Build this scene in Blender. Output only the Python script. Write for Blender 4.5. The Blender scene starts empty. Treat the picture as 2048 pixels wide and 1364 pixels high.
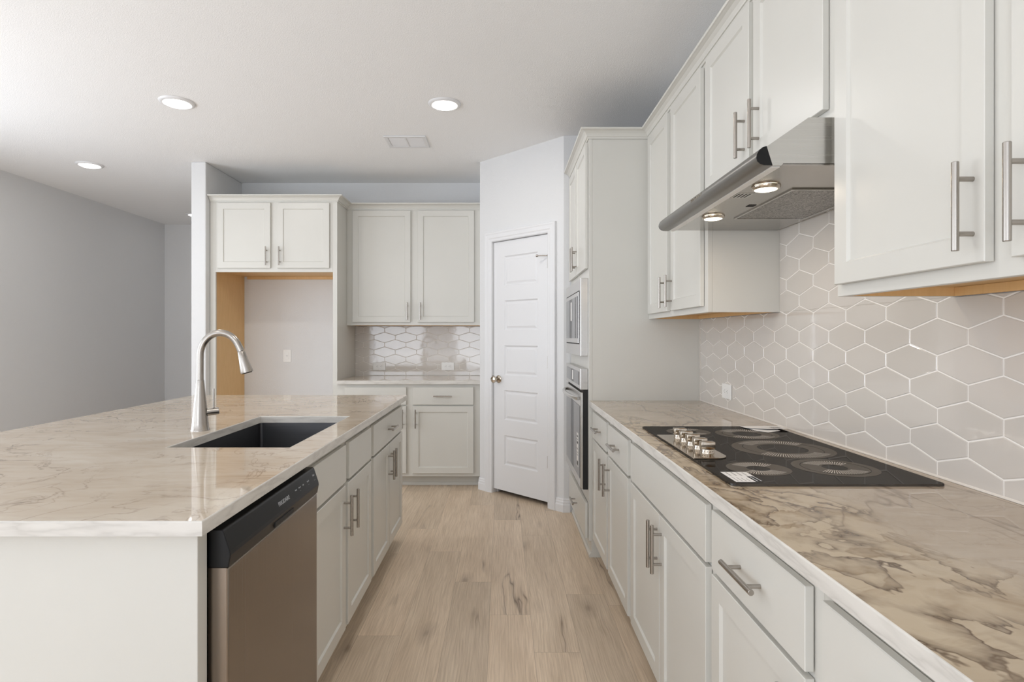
import bpy, bmesh, math, random
from mathutils import Vector, Matrix

# ------------------------------------------------------------------ scene, camera, light
S = bpy.context.scene
COL = S.collection
H = 1.265                      # lens height above the floor
F = 1158.0                     # focal length in px of a 2048 px wide frame
cam = bpy.data.cameras.new('camera'); camo = bpy.data.objects.new('camera', cam); COL.objects.link(camo)
camo.location = (0, 0, H); camo.rotation_euler = (math.pi/2, 0, 0)
cam.sensor_width = 36; cam.lens = F*36/2048
cam.shift_x = (1024-1003.7)/2048; cam.shift_y = -(682-673.2)/2048
cam.clip_start = 0.02
S.camera = camo
S.view_settings.view_transform = 'Standard'; S.view_settings.look = 'None'
S.view_settings.gamma = 1; S.view_settings.use_curve_mapping = False
S.view_settings.exposure = -0.50
S.cycles.use_denoising = True
S.cycles.max_bounces = 10; S.cycles.diffuse_bounces = 6; S.cycles.glossy_bounces = 5
S.cycles.sample_clamp_indirect = 6
W = bpy.data.worlds.new('world'); S.world = W; W.use_nodes = True
W.node_tree.nodes['Background'].inputs[0].default_value = (0.90, 0.95, 1.0, 1)
W.node_tree.nodes['Background'].inputs[1].default_value = 1.5

R = math.radians
def area(name, loc, rot, sx, sy, power, col=(1, 1, 1)):
    l = bpy.data.lights.new(name, 'AREA'); l.shape = 'RECTANGLE'; l.size = sx; l.size_y = sy
    l.energy = power; l.color = col
    o = bpy.data.objects.new(name, l); COL.objects.link(o); o.location = loc; o.rotation_euler = rot
    return o
# daylight at the rear windows and at assumed, unseen windows on the left wall
area('daylight_wide_rear_window', (-2.7, -4.22, 1.40), (math.pi/2, 0, 0), 1.35, 1.85, 38, (.935, 1.0, 1.095))
area('daylight_narrow_rear_window', (-.85, -4.22, 1.40), (math.pi/2, 0, 0), .75, 1.85, 22, (.935, 1.0, 1.095))
area('daylight_side_window', (-4.27, -1.6, 1.45), (math.pi/2, 0, -math.pi/2), 2.6, 1.7, 40, (.935, 1.0, 1.095))
area('added_middle_daylight', (-4.27, 2.15, 1.42), (math.pi/2, 0, -math.pi/2), 3.1, 1.9, 58, (.935, 1.0, 1.095))  # added lamp at an assumed window, carries daylight deeper into the kitchen
area('added_upward_fill', (-4.30, 2.15, 1.0), (R(140), 0, -math.pi/2), 3.1, .7, 31, (.935, 1.0, 1.095))  # added fill lamp tilted upward to brighten the ceiling
# added floor-level fill lamp behind the camera, standing in for a sunlit floor
area('floor_fill_uplight', (-2.0, -3.2, .03), (math.pi, 0, 0), 3.4, 1.4, 128, (.875, 1.0, 1.18))


R = math.radians
CEIL = H + 1.448
CT = H - 0.366                 # counter top height
CB = CT - 0.030

# ------------------------------------------------------------------ materials
def lin(c): return tuple(((x/255)/12.92 if x/255 <= .04045 else ((x/255+.055)/1.055)**2.4) for x in c)
class Mt:
    def __init__(s, name):
        s.m = bpy.data.materials.new(name); s.m.use_nodes = True; s.nt = s.m.node_tree
        s.b = s.nt.nodes['Principled BSDF']
    def n(s, t, **kw):
        o = s.nt.nodes.new(t)
        for k, v in kw.items():
            if k.startswith('i_'):
                key = k[2:].replace('_', ' ')
                o.inputs[key].default_value = v
            else: setattr(o, k, v)
        return o
    def l(s, a, b): s.nt.links.new(a, b)
    def coords(s, scale=(1, 1, 1), rot=(0, 0, 0), src='Object', vec=None):
        if vec is None: vec = s.n('ShaderNodeTexCoord').outputs[src]
        mp = s.n('ShaderNodeMapping'); s.l(vec, mp.inputs[0])
        mp.inputs['Scale'].default_value = scale; mp.inputs['Rotation'].default_value = rot
        return mp.outputs[0]
    def noise(s, vec, scale, detail=3, rough=.5, dist=0):
        o = s.n('ShaderNodeTexNoise'); s.l(vec, o.inputs['Vector'])
        o.inputs['Scale'].default_value = scale; o.inputs['Detail'].default_value = detail
        o.inputs['Roughness'].default_value = rough; o.inputs['Distortion'].default_value = dist
        return o.outputs['Fac']
    def ramp(s, fac, pts):
        r = s.n('ShaderNodeValToRGB'); s.l(fac, r.inputs[0])
        e = r.color_ramp.elements
        while len(e) > len(pts): e.remove(e[-1])
        while len(e) < len(pts): e.new(1)
        for a, (p, c) in zip(e, pts):
            a.position = p; a.color = (c, c, c, 1) if isinstance(c, (int, float)) else (*c, 1)
        return r.outputs[0]
    def math(s, op, a, b=None, clamp=False):
        o = s.n('ShaderNodeMath', operation=op, use_clamp=clamp)
        for i, v in enumerate((a, b)):
            if v is None: continue
            if isinstance(v, (int, float)): o.inputs[i].default_value = v
            else: s.l(v, o.inputs[i])
        return o.outputs[0]
    def mix(s, fac, a, b, blend='MIX'):
        o = s.n('ShaderNodeMix', data_type='RGBA', blend_type=blend)
        for i, v in ((0, fac), (6, a), (7, b)):
            if isinstance(v, (int, float)): o.inputs[i].default_value = v
            elif isinstance(v, tuple): o.inputs[i].default_value = (*v, 1)
            else: s.l(v, o.inputs[i])
        return o.outputs[2]
    def bump(s, hgt, strength, dist=.001):
        b = s.n('ShaderNodeBump'); s.l(hgt, b.inputs['Height'])
        b.inputs['Strength'].default_value = strength; b.inputs['Distance'].default_value = dist
        s.l(b.outputs[0], s.b.inputs['Normal'])
    def set(s, color=None, rough=None, metal=None, spec=None):
        if color is not None:
            if isinstance(color, tuple): s.b.inputs['Base Color'].default_value = (*color, 1)
            else: s.l(color, s.b.inputs['Base Color'])
        if rough is not None:
            if isinstance(rough, (int, float)): s.b.inputs['Roughness'].default_value = rough
            else: s.l(rough, s.b.inputs['Roughness'])
        if metal is not None: s.b.inputs['Metallic'].default_value = metal
        if spec is not None: s.b.inputs['Specular IOR Level'].default_value = spec
        return s

def simple(name, rgb, rough=.5, metal=0, var=0.02, scale=3.0, spec=.5):
    """plain finish with a faint procedural variation"""
    t = Mt(name); v = t.coords()
    n = t.noise(v, scale, 2)
    c = lin(rgb); lo = tuple(x*(1-var) for x in c); hi = tuple(min(1, x*(1+var)) for x in c)
    t.set(t.ramp(n, [(.3, lo), (.7, hi)]), rough, metal, spec)
    return t.m

def wallpaint(name, rgb, bump=.25, scale=190):
    t = Mt(name); v = t.coords()
    n = t.noise(v, scale, 2, .5)
    big = t.noise(v, 1.3, 2)
    c = lin(rgb)
    t.set(t.ramp(big, [(.3, tuple(x*.985 for x in c)), (.7, c)]), .85)
    t.bump(t.ramp(n, [(.35, 0.0), (.65, 1.0)]), bump, .0015)
    return t.m

M = {}
M['wall'] = wallpaint('wall_paint', (222, 222, 222))
M['ceil'] = wallpaint('ceiling_paint', (243, 243, 243), .35, 160)
M['trimw'] = simple('white_trim_paint', (226, 226, 227), .35, var=.005)
M['cab'] = simple('cabinet_paint', (210, 208, 201), .32, var=.01)
M['nickel'] = simple('brushed_nickel', (170, 164, 157), .26, 1.0, var=.03)
M['dark'] = simple('dark_gap', (20, 18, 16), .6, var=.1)
M['blackplastic'] = simple('black_plastic', (16, 16, 17), .32, var=.05, spec=.3)
M['caulk'] = simple('white_caulk', (222, 216, 208), .5)
M['plate'] = simple('white_plastic', (235, 234, 231), .3, var=.004)
M['slot'] = simple('outlet_slot', (60, 58, 56), .6)
M['print'] = simple('grey_print', (188, 190, 194), .5)
M['paper'] = simple('white_paper', (236, 234, 232), .6)
M['ink'] = simple('black_ink', (25, 24, 26), .6)
M['rubber'] = simple('black_rubber', (15, 15, 15), .5)

def woodpanel():
    t = Mt('maple_veneer'); v = t.coords((3, 3, .5))
    g = t.noise(v, 14, 4, .6, .6); f = t.noise(t.coords((60, 60, 4)), 3, 3)
    c = t.mix(g, lin((232, 194, 140)), lin((216, 176, 120)))
    c = t.mix(t.math('MULTIPLY', f, .18), c, lin((176, 134, 84)))
    t.set(c, .45); return t.m
M['wood'] = woodpanel()

def steel(name, rgb, rough, sc, bump=.06):
    t = Mt(name); v = t.coords(sc)
    n = t.noise(v, 1, 4, .6)
    c = lin(rgb)
    t.set(t.ramp(n, [(.3, tuple(x*.93 for x in c)), (.7, c)]), t.ramp(n, [(.3, rough*.85), (.7, rough*1.15)]), 1.0)
    t.bump(n, bump, .0005)
    return t.m
M['steelH'] = steel('brushed_steel_horizontal', (205, 203, 199), .24, (2, 2, 900))       # grain runs level
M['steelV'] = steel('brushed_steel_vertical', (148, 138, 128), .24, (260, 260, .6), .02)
M['steelhood'] = steel('brushed_steel_hood', (204, 202, 198), .25, (2, 2, 500), .03)
M['nose'] = simple('satin_aluminium', (146, 145, 142), .34, 1.0, var=.01)
M['steelunder'] = steel('brushed_steel_underside', (176, 172, 166), .2, (3, 700, 3), .04)
M['sinksteel'] = steel('sink_steel', (112, 112, 114), .40, (2, 200, 200), .01)
M['chrome'] = simple('polished_chrome', (196, 186, 172), .13, 1.0)

def glassblack():
    t = Mt('black_glass'); n = t.noise(t.coords(), 2, 2)
    t.set(t.ramp(n, [(.3, lin((16, 15, 14))), (.7, lin((22, 21, 20)))]), .015, 0, .5); t.b.inputs['Specular Tint'].default_value = (.55, .52, .48, 1); return t.m
M['glass'] = glassblack()
def ceramglass(name, rgb, refl):
    t = Mt(name); d = t.n('ShaderNodeBsdfDiffuse'); g = t.n('ShaderNodeBsdfGlossy'); a = t.n('ShaderNodeAddShader')
    n = t.noise(t.coords(), 2, 2); c = lin(rgb)
    t.l(t.ramp(n, [(.3, tuple(x*.97 for x in c)), (.7, c)]), d.inputs[0])
    g.inputs['Color'].default_value = (refl, refl*.96, refl*.92, 1); g.inputs['Roughness'].default_value = .02
    t.l(d.outputs[0], a.inputs[0]); t.l(g.outputs[0], a.inputs[1]); t.l(a.outputs[0], t.nt.nodes['Material Output'].inputs[0]); return t.m
M['ring'] = ceramglass('burner_print', (84, 79, 73), .10)
M['ceram'] = ceramglass('ceramic_hob_glass', (22, 21, 20), .12)

M['tick'] = simple('burner_tick_print', (205, 198, 188), .3)

def emis(name, rgb, st):
    t = Mt(name); n = t.noise(t.coords(), 3, 1)
    t.set(lin(rgb), .4); t.b.inputs['Emission Color'].default_value = (*lin(rgb), 1)
    t.l(t.ramp(n, [(0, (1, 1, 1)), (1, (.97, .97, .97))]), t.b.inputs['Base Color'])
    t.b.inputs['Emission Strength'].default_value = st; return t.m
M['led'] = emis('led_lens', (255, 252, 246), 9.0)
M['hoodled'] = emis('hood_lamp_lens', (255, 240, 214), 8.0)

def filtermesh():
    t = Mt('aluminium_filter_mesh'); v = t.coords((90, 45, 90), (0, 0, .6))
    n = t.noise(v, 2.2, 4, .7, 1.5)
    t.set(t.ramp(n, [(.35, lin((70, 68, 66))), (.6, lin((200, 198, 194)))]), .35, .9)
    t.bump(n, 1.0, .003); return t.m
M['filter'] = filtermesh()

def stone(name, heavy):
    t = Mt(name)
    obj = t.n('ShaderNodeTexCoord').outputs['Object']
    def vein(scale, rot, sx, w, dist, det=5, off=0.0, centre=.5):
        mp = t.n('ShaderNodeMapping'); t.l(obj, mp.inputs[0])
        mp.inputs['Scale'].default_value = sx; mp.inputs['Rotation'].default_value = (0, 0, rot)
        mp.inputs['Location'].default_value = (off, off*.7, off*.3)
        n = t.noise(mp.outputs[0], scale, det, .55, dist)
        a = t.math('ABSOLUTE', t.math('SUBTRACT', n, centre))
        return t.ramp(a, [(0, 1.0), (w*.35, .55), (w, 0.0)])
    cloud = t.noise(t.coords((1, 1.6, 1), (0, 0, .4)), 2.6, 5, .55, .8)
    base = t.ramp(cloud, [(.25, lin((190, 174, 154))), (.5, lin((201, 187, 169))), (.75, lin((212, 201, 186)))])
    streak = t.noise(t.coords((2.0, 9, 1), (0, 0, .35)), 3.0, 5, .6, .5)
    base = t.mix(t.math('MULTIPLY', t.ramp(streak, [(.45, 0.0), (.75, 1.0)]), .35), base, lin((168, 148, 124)))
    fine = vein(2.1, .35, (1.0, 2.4, 1), .014, .9, 7, 3.1)
    gate = t.ramp(t.noise(t.coords((1, 1, 1)), 1.9, 3), [(.36, 0.1), (.55, 1.0)])
    fine = t.math('MULTIPLY', fine, gate)
    base = t.mix(t.math('MULTIPLY', fine, .30 if heavy else .75), base, lin((120, 100, 82)))
    fine2 = t.math('MULTIPLY', vein(3.4, -.5, (1.6, 1.0, 1), .016, 1.4, 6, 9.3), t.ramp(t.noise(t.coords((1, 1, 1)), 2.3, 3), [(.44, 0.0), (.6, 1.0)]))
    base = t.mix(t.math('MULTIPLY', fine2, .18 if heavy else .65), base, lin((122, 104, 88)))
    if heavy:
        # brown feathered veining gathered in a band near the front edge of this slab
        sep = t.n('ShaderNodeSeparateXYZ'); t.l(obj, sep.inputs[0])
        x, y = sep.outputs[0], sep.outputs[1]
        wob = t.noise(t.coords((1, 1, 1)), 3.2, 3)
        # band limit in x: narrow at the far end, wide near the camera
        lim = t.math('ADD', t.math('MULTIPLY', wob, .40), .56)
        lim = t.math('ADD', lim, t.math('MULTIPLY', t.math('ABSOLUTE', t.math('SUBTRACT', y, 1.05)), -.10))
        m1 = t.ramp(t.math('ADD', t.math('MULTIPLY', t.math('SUBTRACT', lim, x), 9.0), .5, True), [(0, 0.0), (1, 1.0)])
        m2 = t.ramp(t.math('MULTIPLY', y, .25), [(.12, 0.0), (.17, 1.0), (.60, 1.0), (.68, .15), (.8, 0.0)])
        mask = t.math('MULTIPLY', m1, m2)
        # feathered cloud edges: sharp brown on one side, fading out on the other
        def contour(scale, rot, sc, levels, dist, off, tail):
            mp = t.n('ShaderNodeMapping'); t.l(obj, mp.inputs[0])
            mp.inputs['Scale'].default_value = sc; mp.inputs['Rotation'].default_value = (0, 0, rot); mp.inputs['Location'].default_value = (off, off*.6, 0)
            n = t.noise(mp.outputs[0], scale, 5, .55, dist)
            f = t.math('FRACT', t.math('MULTIPLY', n, levels))
            return t.ramp(f, [(0, 0.0), (.075, 1.0), (.15, .62), (.32, .28), (tail, 0.0)])
        g1 = t.ramp(t.noise(t.coords((1, 1, 1)), 8.0, 3, .6), [(.36, .1), (.52, 1.0)])
        g2 = t.ramp(t.noise(t.coords((1, 1, 1)), 5.0, 3, .6), [(.36, .2), (.52, 1.0)])
        c1 = contour(4.2, .5, (1.35, .85, 1), 7.0, .35, 5.5, .6)
        c2 = contour(3.0, 1.2, (1.0, 1.25, 1), 5.0, .55, 11.5, .5)
        base = t.mix(t.math('MULTIPLY', mask, .5), base, lin((214, 194, 160)))
        base = t.mix(t.math('MULTIPLY', t.math('MULTIPLY', t.math('MULTIPLY', c2, mask), g1), .72), base, lin((132, 102, 56)))
        base = t.mix(t.math('MULTIPLY', t.math('MULTIPLY', t.math('MULTIPLY', c1, mask), g2), .95), base, lin((84, 58, 26)))
        base = t.mix(1.0, base, (.84, .83, .81), 'MULTIPLY')
        # one long grey vein running by the wall
        lv = vein(.9, .12, (3.2, .55, 1), .008, .5, 5, 7.7)
        base = t.mix(t.math('MULTIPLY', lv, .55), base, lin((105, 84, 64)))
    t.set(base, .035, 0, .5)
    return t.m
M['stoneI'] = stone('quartzite_island', False)
M['stoneR'] = stone('quartzite_range', True)
def marbleedge():
    t = Mt('quartzite_cut_edge')
    n = t.noise(t.coords((2.2, 2.2, 12), (.5, .5, .0)), 2.2, 4, .5, .2)
    a = t.math('ABSOLUTE', t.math('SUBTRACT', n, .5))
    v = t.ramp(a, [(0, 1.0), (.03, .5), (.11, 0.0)])
    c = t.mix(t.math('MULTIPLY', v, .38), lin((216, 212, 205)), lin((160, 155, 148)))
    t.set(c, .3); return t.m
M['edge'] = marbleedge()

def tilemat():
    t = Mt('glazed_hex_tile')
    at = t.n('ShaderNodeAttribute', attribute_name='rnd')
    n = t.noise(t.coords(), 6, 3)
    r = t.math('ADD', t.math('MULTIPLY', at.outputs['Fac'], .75), t.math('MULTIPLY', n, .35))
    t.set(t.ramp(r, [(.1, lin((203, 197, 189))), (.9, lin((209, 203, 196)))]), .05, 0, .85)
    t.bump(t.noise(t.coords(), 22, 2), .10, .002)
    return t.m
M['tile'] = tilemat()
M['grout'] = simple('tile_grout', (240, 236, 230), .8)

def floormat():
    t = Mt('oak_plank')
    at = t.n('ShaderNodeAttribute', attribute_name='plank')       # r, g random per plank
    uv = t.n('ShaderNodeUVMap', uv_map='plank_uv').outputs[0]      # metres inside the plank
    edge = t.n('ShaderNodeUVMap', uv_map='edge_uv').outputs[0]     # -1..1 over the plank
    sepc = t.n('ShaderNodeSeparateColor'); t.l(at.outputs['Color'], sepc.inputs[0])
    off = t.n('ShaderNodeCombineXYZ')
    t.l(t.math('MULTIPLY', sepc.outputs[0], 31.0), off.inputs[0]); t.l(t.math('MULTIPLY', sepc.outputs[1], 47.0), off.inputs[1])
    add = t.n('ShaderNodeVectorMath', operation='ADD'); t.l(uv, add.inputs[0]); t.l(off.outputs[0], add.inputs[1])
    v = add.outputs[0]
    # grain bends round the knots
    warp = t.noise(t.coords((5, 1.6, 1), vec=v), 1.0, 3, .5)
    def shifted(amount):
        c = t.n('ShaderNodeCombineXYZ'); t.l(t.math('MULTIPLY', t.math('SUBTRACT', warp, .5), amount), c.inputs[0])
        a = t.n('ShaderNodeVectorMath', operation='ADD'); t.l(v, a.inputs[0]); t.l(c.outputs[0], a.inputs[1]); return a.outputs[0]
    vs = shifted(.14)
    rings = t.n('ShaderNodeTexWave', wave_type='BANDS', bands_direction='X'); t.l(t.coords((1, .06, 1), vec=vs), rings.inputs[0])
    rings.inputs['Scale'].default_value = 26; rings.inputs['Distortion'].default_value = 1.3
    rings.inputs['Detail'].default_value = 3; rings.inputs['Detail Scale'].default_value = 1.2
    fib = t.noise(t.coords((170, 4, 1), vec=shifted(.03)), 1.0, 4, .65)
    soft = t.noise(t.coords((7, 1.2, 1), vec=vs), 1.0, 3, .5)
    base = t.ramp(soft, [(.3, lin((208, 189, 166))), (.7, lin((229, 211, 189)))])
    base = t.mix(t.math('MULTIPLY', rings.outputs['Fac'], .12), base, lin((178, 158, 134)))
    base = t.mix(t.math('MULTIPLY', t.ramp(fib, [(.4, 0.0), (.72, 1.0)]), .50), base, lin((156, 135, 110)))
    # tone per plank
    tone = t.ramp(sepc.outputs[0], [(0, (.88, .87, .86)), (.5, (.98, .97, .96)), (1, (1.1, 1.08, 1.07))])
    base = t.mix(1.0, base, tone, 'MULTIPLY')
    # knots
    vor = t.n('ShaderNodeTexVoronoi', feature='F1'); t.l(t.coords((5.2, 2.1, 1), vec=vs), vor.inputs['Vector']); vor.inputs['Scale'].default_value = 1.0
    vor.inputs['Randomness'].default_value = 1.0
    kn = t.ramp(vor.outputs['Distance'], [(0, 1.0), (.045, .8), (.10, .35), (.26, 0.0)])
    pick = t.n('ShaderNodeSeparateColor'); t.l(vor.outputs['Color'], pick.inputs[0])
    kn = t.math('MULTIPLY', kn, t.math('GREATER_THAN', pick.outputs[0], .42))
    base = t.mix(t.math('MULTIPLY', kn, .72), base, lin((84, 62, 44)))
    # splits: long dark cracks
    cr = t.noise(t.coords((5.0, .40, 1), vec=vs), 1.0, 4, .55)
    ca = t.math('ABSOLUTE', t.math('SUBTRACT', cr, .5))
    crack = t.ramp(ca, [(0, 1.0), (.006, .5), (.018, .12), (.05, 0.0)])
    gate = t.ramp(t.noise(t.coords((2.2, .8, 1), vec=v), 1.3, 2), [(.565, 0.0), (.64, 1.0)])
    base = t.mix(t.math('MULTIPLY', t.math('MULTIPLY', crack, gate), .8), base, lin((88, 68, 52)))
    # joints
    sp = t.n('ShaderNodeSeparateXYZ'); t.l(edge, sp.inputs[0])
    jx = t.math('GREATER_THAN', t.math('ABSOLUTE', sp.outputs[0]), .991)
    jy = t.math('GREATER_THAN', t.math('ABSOLUTE', sp.outputs[1]), .9988)
    j = t.math('MAXIMUM', jx, jy)
    base = t.mix(t.math('MULTIPLY', j, .45), base, lin((110, 90, 72)))
    t.set(base, t.ramp(fib, [(.3, .36), (.7, .48)]), 0, .4)
    t.bump(fib, .12, .0006)
    return t.m
M['floor'] = floormat()

# ------------------------------------------------------------------ mesh helpers
def link(name, me, mats, parent=None):
    if not isinstance(mats, (list, tuple)): mats = [mats]
    for m in mats: me.materials.append(m)
    o = bpy.data.objects.new(name, me); COL.objects.link(o)
    if parent is not None: o.parent = parent
    return o
def finish(name, bm, mats, parent=None, smooth=False):
    bmesh.ops.recalc_face_normals(bm, faces=bm.faces)
    me = bpy.data.meshes.new(name)
    if smooth:
        for f in bm.faces: f.smooth = True
    bm.to_mesh(me); bm.free()
    o = link(name, me, mats, parent)
    if any(p.use_smooth for p in me.polygons): me.set_sharp_from_angle(angle=R(40))
    if smooth:
        wn = o.modifiers.new('wn', 'WEIGHTED_NORMAL'); wn.keep_sharp = True; wn.weight = 80
    return o
def bx(bm, x0, x1, y0, y1, z0, z1, bev=0.0, mi=0, seg=1):
    c = [(x, y, z) for x in sorted((x0, x1)) for y in sorted((y0, y1)) for z in sorted((z0, z1))]
    v = [bm.verts.new(p) for p in c]
    fs = []
    for q in ((0, 1, 3, 2), (4, 6, 7, 5), (0, 4, 5, 1), (2, 3, 7, 6), (0, 2, 6, 4), (1, 5, 7, 3)):
        f = bm.faces.new([v[i] for i in q]); f.material_index = mi; fs.append(f)
    if bev > 0:
        es = list({e for f in fs for e in f.edges})
        r = bmesh.ops.bevel(bm, geom=es, offset=bev, segments=seg, affect='EDGES', profile=.5)
        for f in r['faces']: f.material_index = mi
    return fs
def box(name, x0, x1, y0, y1, z0, z1, mat, parent=None, bev=0.0, seg=1):
    bm = bmesh.new(); bx(bm, x0, x1, y0, y1, z0, z1, bev, seg=seg)
    return finish(name, bm, mat, parent)
def cyl(bm, p0, p1, r0, r1=None, n=24, mi=0, cap=True, bev=0.0):
    p0 = Vector(p0); p1 = Vector(p1); r1 = r0 if r1 is None else r1
    d = (p1-p0).normalized(); a = d.orthogonal().normalized(); b = d.cross(a)
    prof = [(0, r0), (1, r1)]
    L = (p1-p0).length
    pts = []
    if bev > 0: pts = [(0, r0-bev), (bev/L, r0), (1-bev/L, r1), (1, r1-bev)]
    else: pts = prof
    rings = []
    for t, r in pts:
        c = p0+(p1-p0)*t
        rings.append([bm.verts.new(c+a*(r*math.cos(2*math.pi*i/n))+b*(r*math.sin(2*math.pi*i/n))) for i in range(n)])
    for k in range(len(rings)-1):
        for i in range(n):
            f = bm.faces.new((rings[k][i], rings[k][(i+1) % n], rings[k+1][(i+1) % n], rings[k+1][i])); f.material_index = mi; f.smooth = True
    if cap:
        for rg in (rings[0][::-1], rings[-1]):
            f = bm.faces.new(rg); f.material_index = mi
def lathe(bm, prof, o=(0, 0, 0), n=32, mi=0, axis='Z', cap=True):
    """prof: list of (r, h)"""
    rings = []
    for r, h in prof:
        rg = []
        for i in range(n):
            c, s = math.cos(2*math.pi*i/n), math.sin(2*math.pi*i/n)
            p = (r*c, r*s, h)
            if axis == 'Y': p = (r*c, h, r*s)
            rg.append(bm.verts.new((o[0]+p[0], o[1]+p[1], o[2]+p[2])))
        rings.append(rg)
    for k in range(len(rings)-1):
        for i in range(n):
            f = bm.faces.new((rings[k][i], rings[k][(i+1) % n], rings[k+1][(i+1) % n], rings[k+1][i])); f.material_index = mi; f.smooth = True
    if cap:
        for rg in (rings[0][::-1], rings[-1]):
            f = bm.faces.new(rg); f.material_index = mi
def tube(bm, pts, radii, n=24, mi=0, cap=True):
    pts = [Vector(p) for p in pts]
    rings = []; up = None
    for i, p in enumerate(pts):
        d = (pts[min(i+1, len(pts)-1)]-pts[max(i-1, 0)]).normalized()
        if up is None: up = d.orthogonal().normalized()
        a = (up-d*up.dot(d)).normalized(); up = a; b = d.cross(a)
        r = radii[i] if isinstance(radii, (list, tuple)) else radii
        rings.append([bm.verts.new(p+a*(r*math.cos(2*math.pi*k/n))+b*(r*math.sin(2*math.pi*k/n))) for k in range(n)])
    for k in range(len(rings)-1):
        for i in range(n):
            f = bm.faces.new((rings[k][i], rings[k][(i+1) % n], rings[k+1][(i+1) % n], rings[k+1][i])); f.material_index = mi; f.smooth = True
    if cap:
        for rg in (rings[0][::-1], rings[-1]):
            f = bm.faces.new(rg); f.material_index = mi
def prism(bm, poly, axis, a0, a1, mi=0):
    """poly: 2D outline; axis: the extrusion axis. X -> poly is (y,z); Y -> (x,z); Z -> (x,y)"""
    def P(p, a):
        return (a, p[0], p[1]) if axis == 'X' else (p[0], a, p[1]) if axis == 'Y' else (p[0], p[1], a)
    v0 = [bm.verts.new(P(p, a0)) for p in poly]; v1 = [bm.verts.new(P(p, a1)) for p in poly]
    n = len(poly)
    f = bm.faces.new(v0); f.material_index = mi
    f = bm.faces.new(v1[::-1]); f.material_index = mi
    for i in range(n):
        f = bm.faces.new((v0[i], v1[i], v1[(i+1) % n], v0[(i+1) % n])); f.material_index = mi
def sweep(bm, path, prof, mi=0, right=True):
    """profile (out, z) swept along a level polyline with mitred corners; out is to the right of travel"""
    P = [Vector((p[0], p[1])) for p in path]; n = len(P)
    def nrm(a, b):
        d = (b-a).normalized(); return Vector((d.y, -d.x)) if right else Vector((-d.y, d.x))
    offs = []
    for i in range(n):
        if i == 0: offs.append(nrm(P[0], P[1]))
        elif i == n-1: offs.append(nrm(P[-2], P[-1]))
        else:
            a, b = nrm(P[i-1], P[i]), nrm(P[i], P[i+1]); m = (a+b)
            offs.append(m/(m.dot(a)))
    rings = [[bm.verts.new((P[i].x+offs[i].x*o, P[i].y+offs[i].y*o, z)) for o, z in prof] for i in range(n)]
    k = len(prof)
    for i in range(n-1):
        for j in range(k):
            f = bm.faces.new((rings[i][j], rings[i][(j+1) % k], rings[i+1][(j+1) % k], rings[i+1][j])); f.material_index = mi
    bm.faces.new(rings[0]).material_index = mi; bm.faces.new(rings[-1][::-1]).material_index = mi
def tag(o, label=None, cat=None, group=None, kind=None):
    if label: o['label'] = label
    if cat: o['category'] = cat
    if group: o['group'] = group
    if kind: o['kind'] = kind
    return o
def thing(name, label, cat, loc=(0, 0, 0), rz=0, group=None):
    o = bpy.data.objects.new(name, None); COL.objects.link(o); o.empty_display_size = .1
    o.location = loc; o.rotation_euler = (0, 0, rz)
    return tag(o, label, cat, group)
def struct(o): o['kind'] = 'structure'; return o
def textmesh(name, body, size, mat, parent, mtx, extr=.0002, align='CENTER'):
    cu = bpy.data.curves.new(name, 'FONT'); cu.body = body; cu.size = size; cu.align_x = align; cu.align_y = 'CENTER'; cu.extrude = extr
    tmp = bpy.data.objects.new(name+'_tmp', cu); COL.objects.link(tmp)
    bpy.context.view_layer.update()
    me = bpy.data.meshes.new_from_object(tmp.evaluated_get(bpy.context.evaluated_depsgraph_get()))
    bpy.data.objects.remove(tmp); me.materials.clear()
    o = link(name, me, mat, parent); o.matrix_local = mtx; return o

# ------------------------------------------------------------------ room shell
XW = 1.134                     # tiled face of the right wall
XR = 1.146                     # plaster face of the right wall
YB = 5.46                      # kitchen back wall
XL = -4.35; YF = 7.47; YN = -4.2
C1 = (-.1817, 4.804); C2 = (.4466, 4.1755)       # corners of the diagonal pantry wall

def planks():
    random.seed(5)
    bm = bmesh.new(); uvl = bm.loops.layers.uv.new('plank_uv'); uve = bm.loops.layers.uv.new('edge_uv')
    cl = bm.loops.layers.float_color.new('plank')
    w = .185; y0, y1 = YN-.1, YF+.1; PL = 1.36
    known = {0: (2.633, 3.997), 1: (2.32, 3.68), -1: (2.985,), 2: (2.842,), -2: (3.404,)}
    k = math.floor((XL-.2+.055)/w)
    while -.055+k*w < XR+.2:
        xa = -.055+k*w; st = known.get(k, (random.uniform(0, PL),))[0]
        y = st-PL*20
        while y < y1:
            a, b = max(y, y0), min(y+PL, y1)
            if b-a > .01:
                vs = [bm.verts.new(p) for p in ((xa, a, 0), (xa+w, a, 0), (xa+w, b, 0), (xa, b, 0))]
                f = bm.faces.new(vs); r1, r2 = random.random(), random.random()
                fl = random.random() > .5
                for lp, (u, v, eu, ev) in zip(f.loops, ((0, a-y, -1, -1), (w, a-y, 1, -1), (w, b-y, 1, 1), (0, b-y, -1, 1))):
                    lp[uvl].uv = (w-u if fl else u, v); lp[uve].uv = (eu, ev); lp[cl] = (r1, r2, 0, 1)
            y += PL
        k += 1
    me = bpy.data.meshes.new('floor'); bm.to_mesh(me); bm.free()
    return struct(link('floor', me, M['floor']))
planks()
struct(box('ceiling', XL-.2, XR+.2, YN-.2, YF+.2, CEIL, CEIL+.1, M['ceil']))
struct(box('wall_right', XR, XR+.12, YN-.1, YF, 0, CEIL, M['wall']))
struct(box('wall_back', -2.452, XR, YB, YB+.12, 0, CEIL, M['wall']))
struct(box('wall_far_left', XL, -2.574, YF, YF+.12, 0, CEIL, M['wall']))
bm = bmesh.new(); bx(bm, -2.574, -2.452, 4.795, YF+.12, 0, CEIL, .008, seg=2)
struct(finish('wall_fridge_side', bm, M['wall']))
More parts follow.
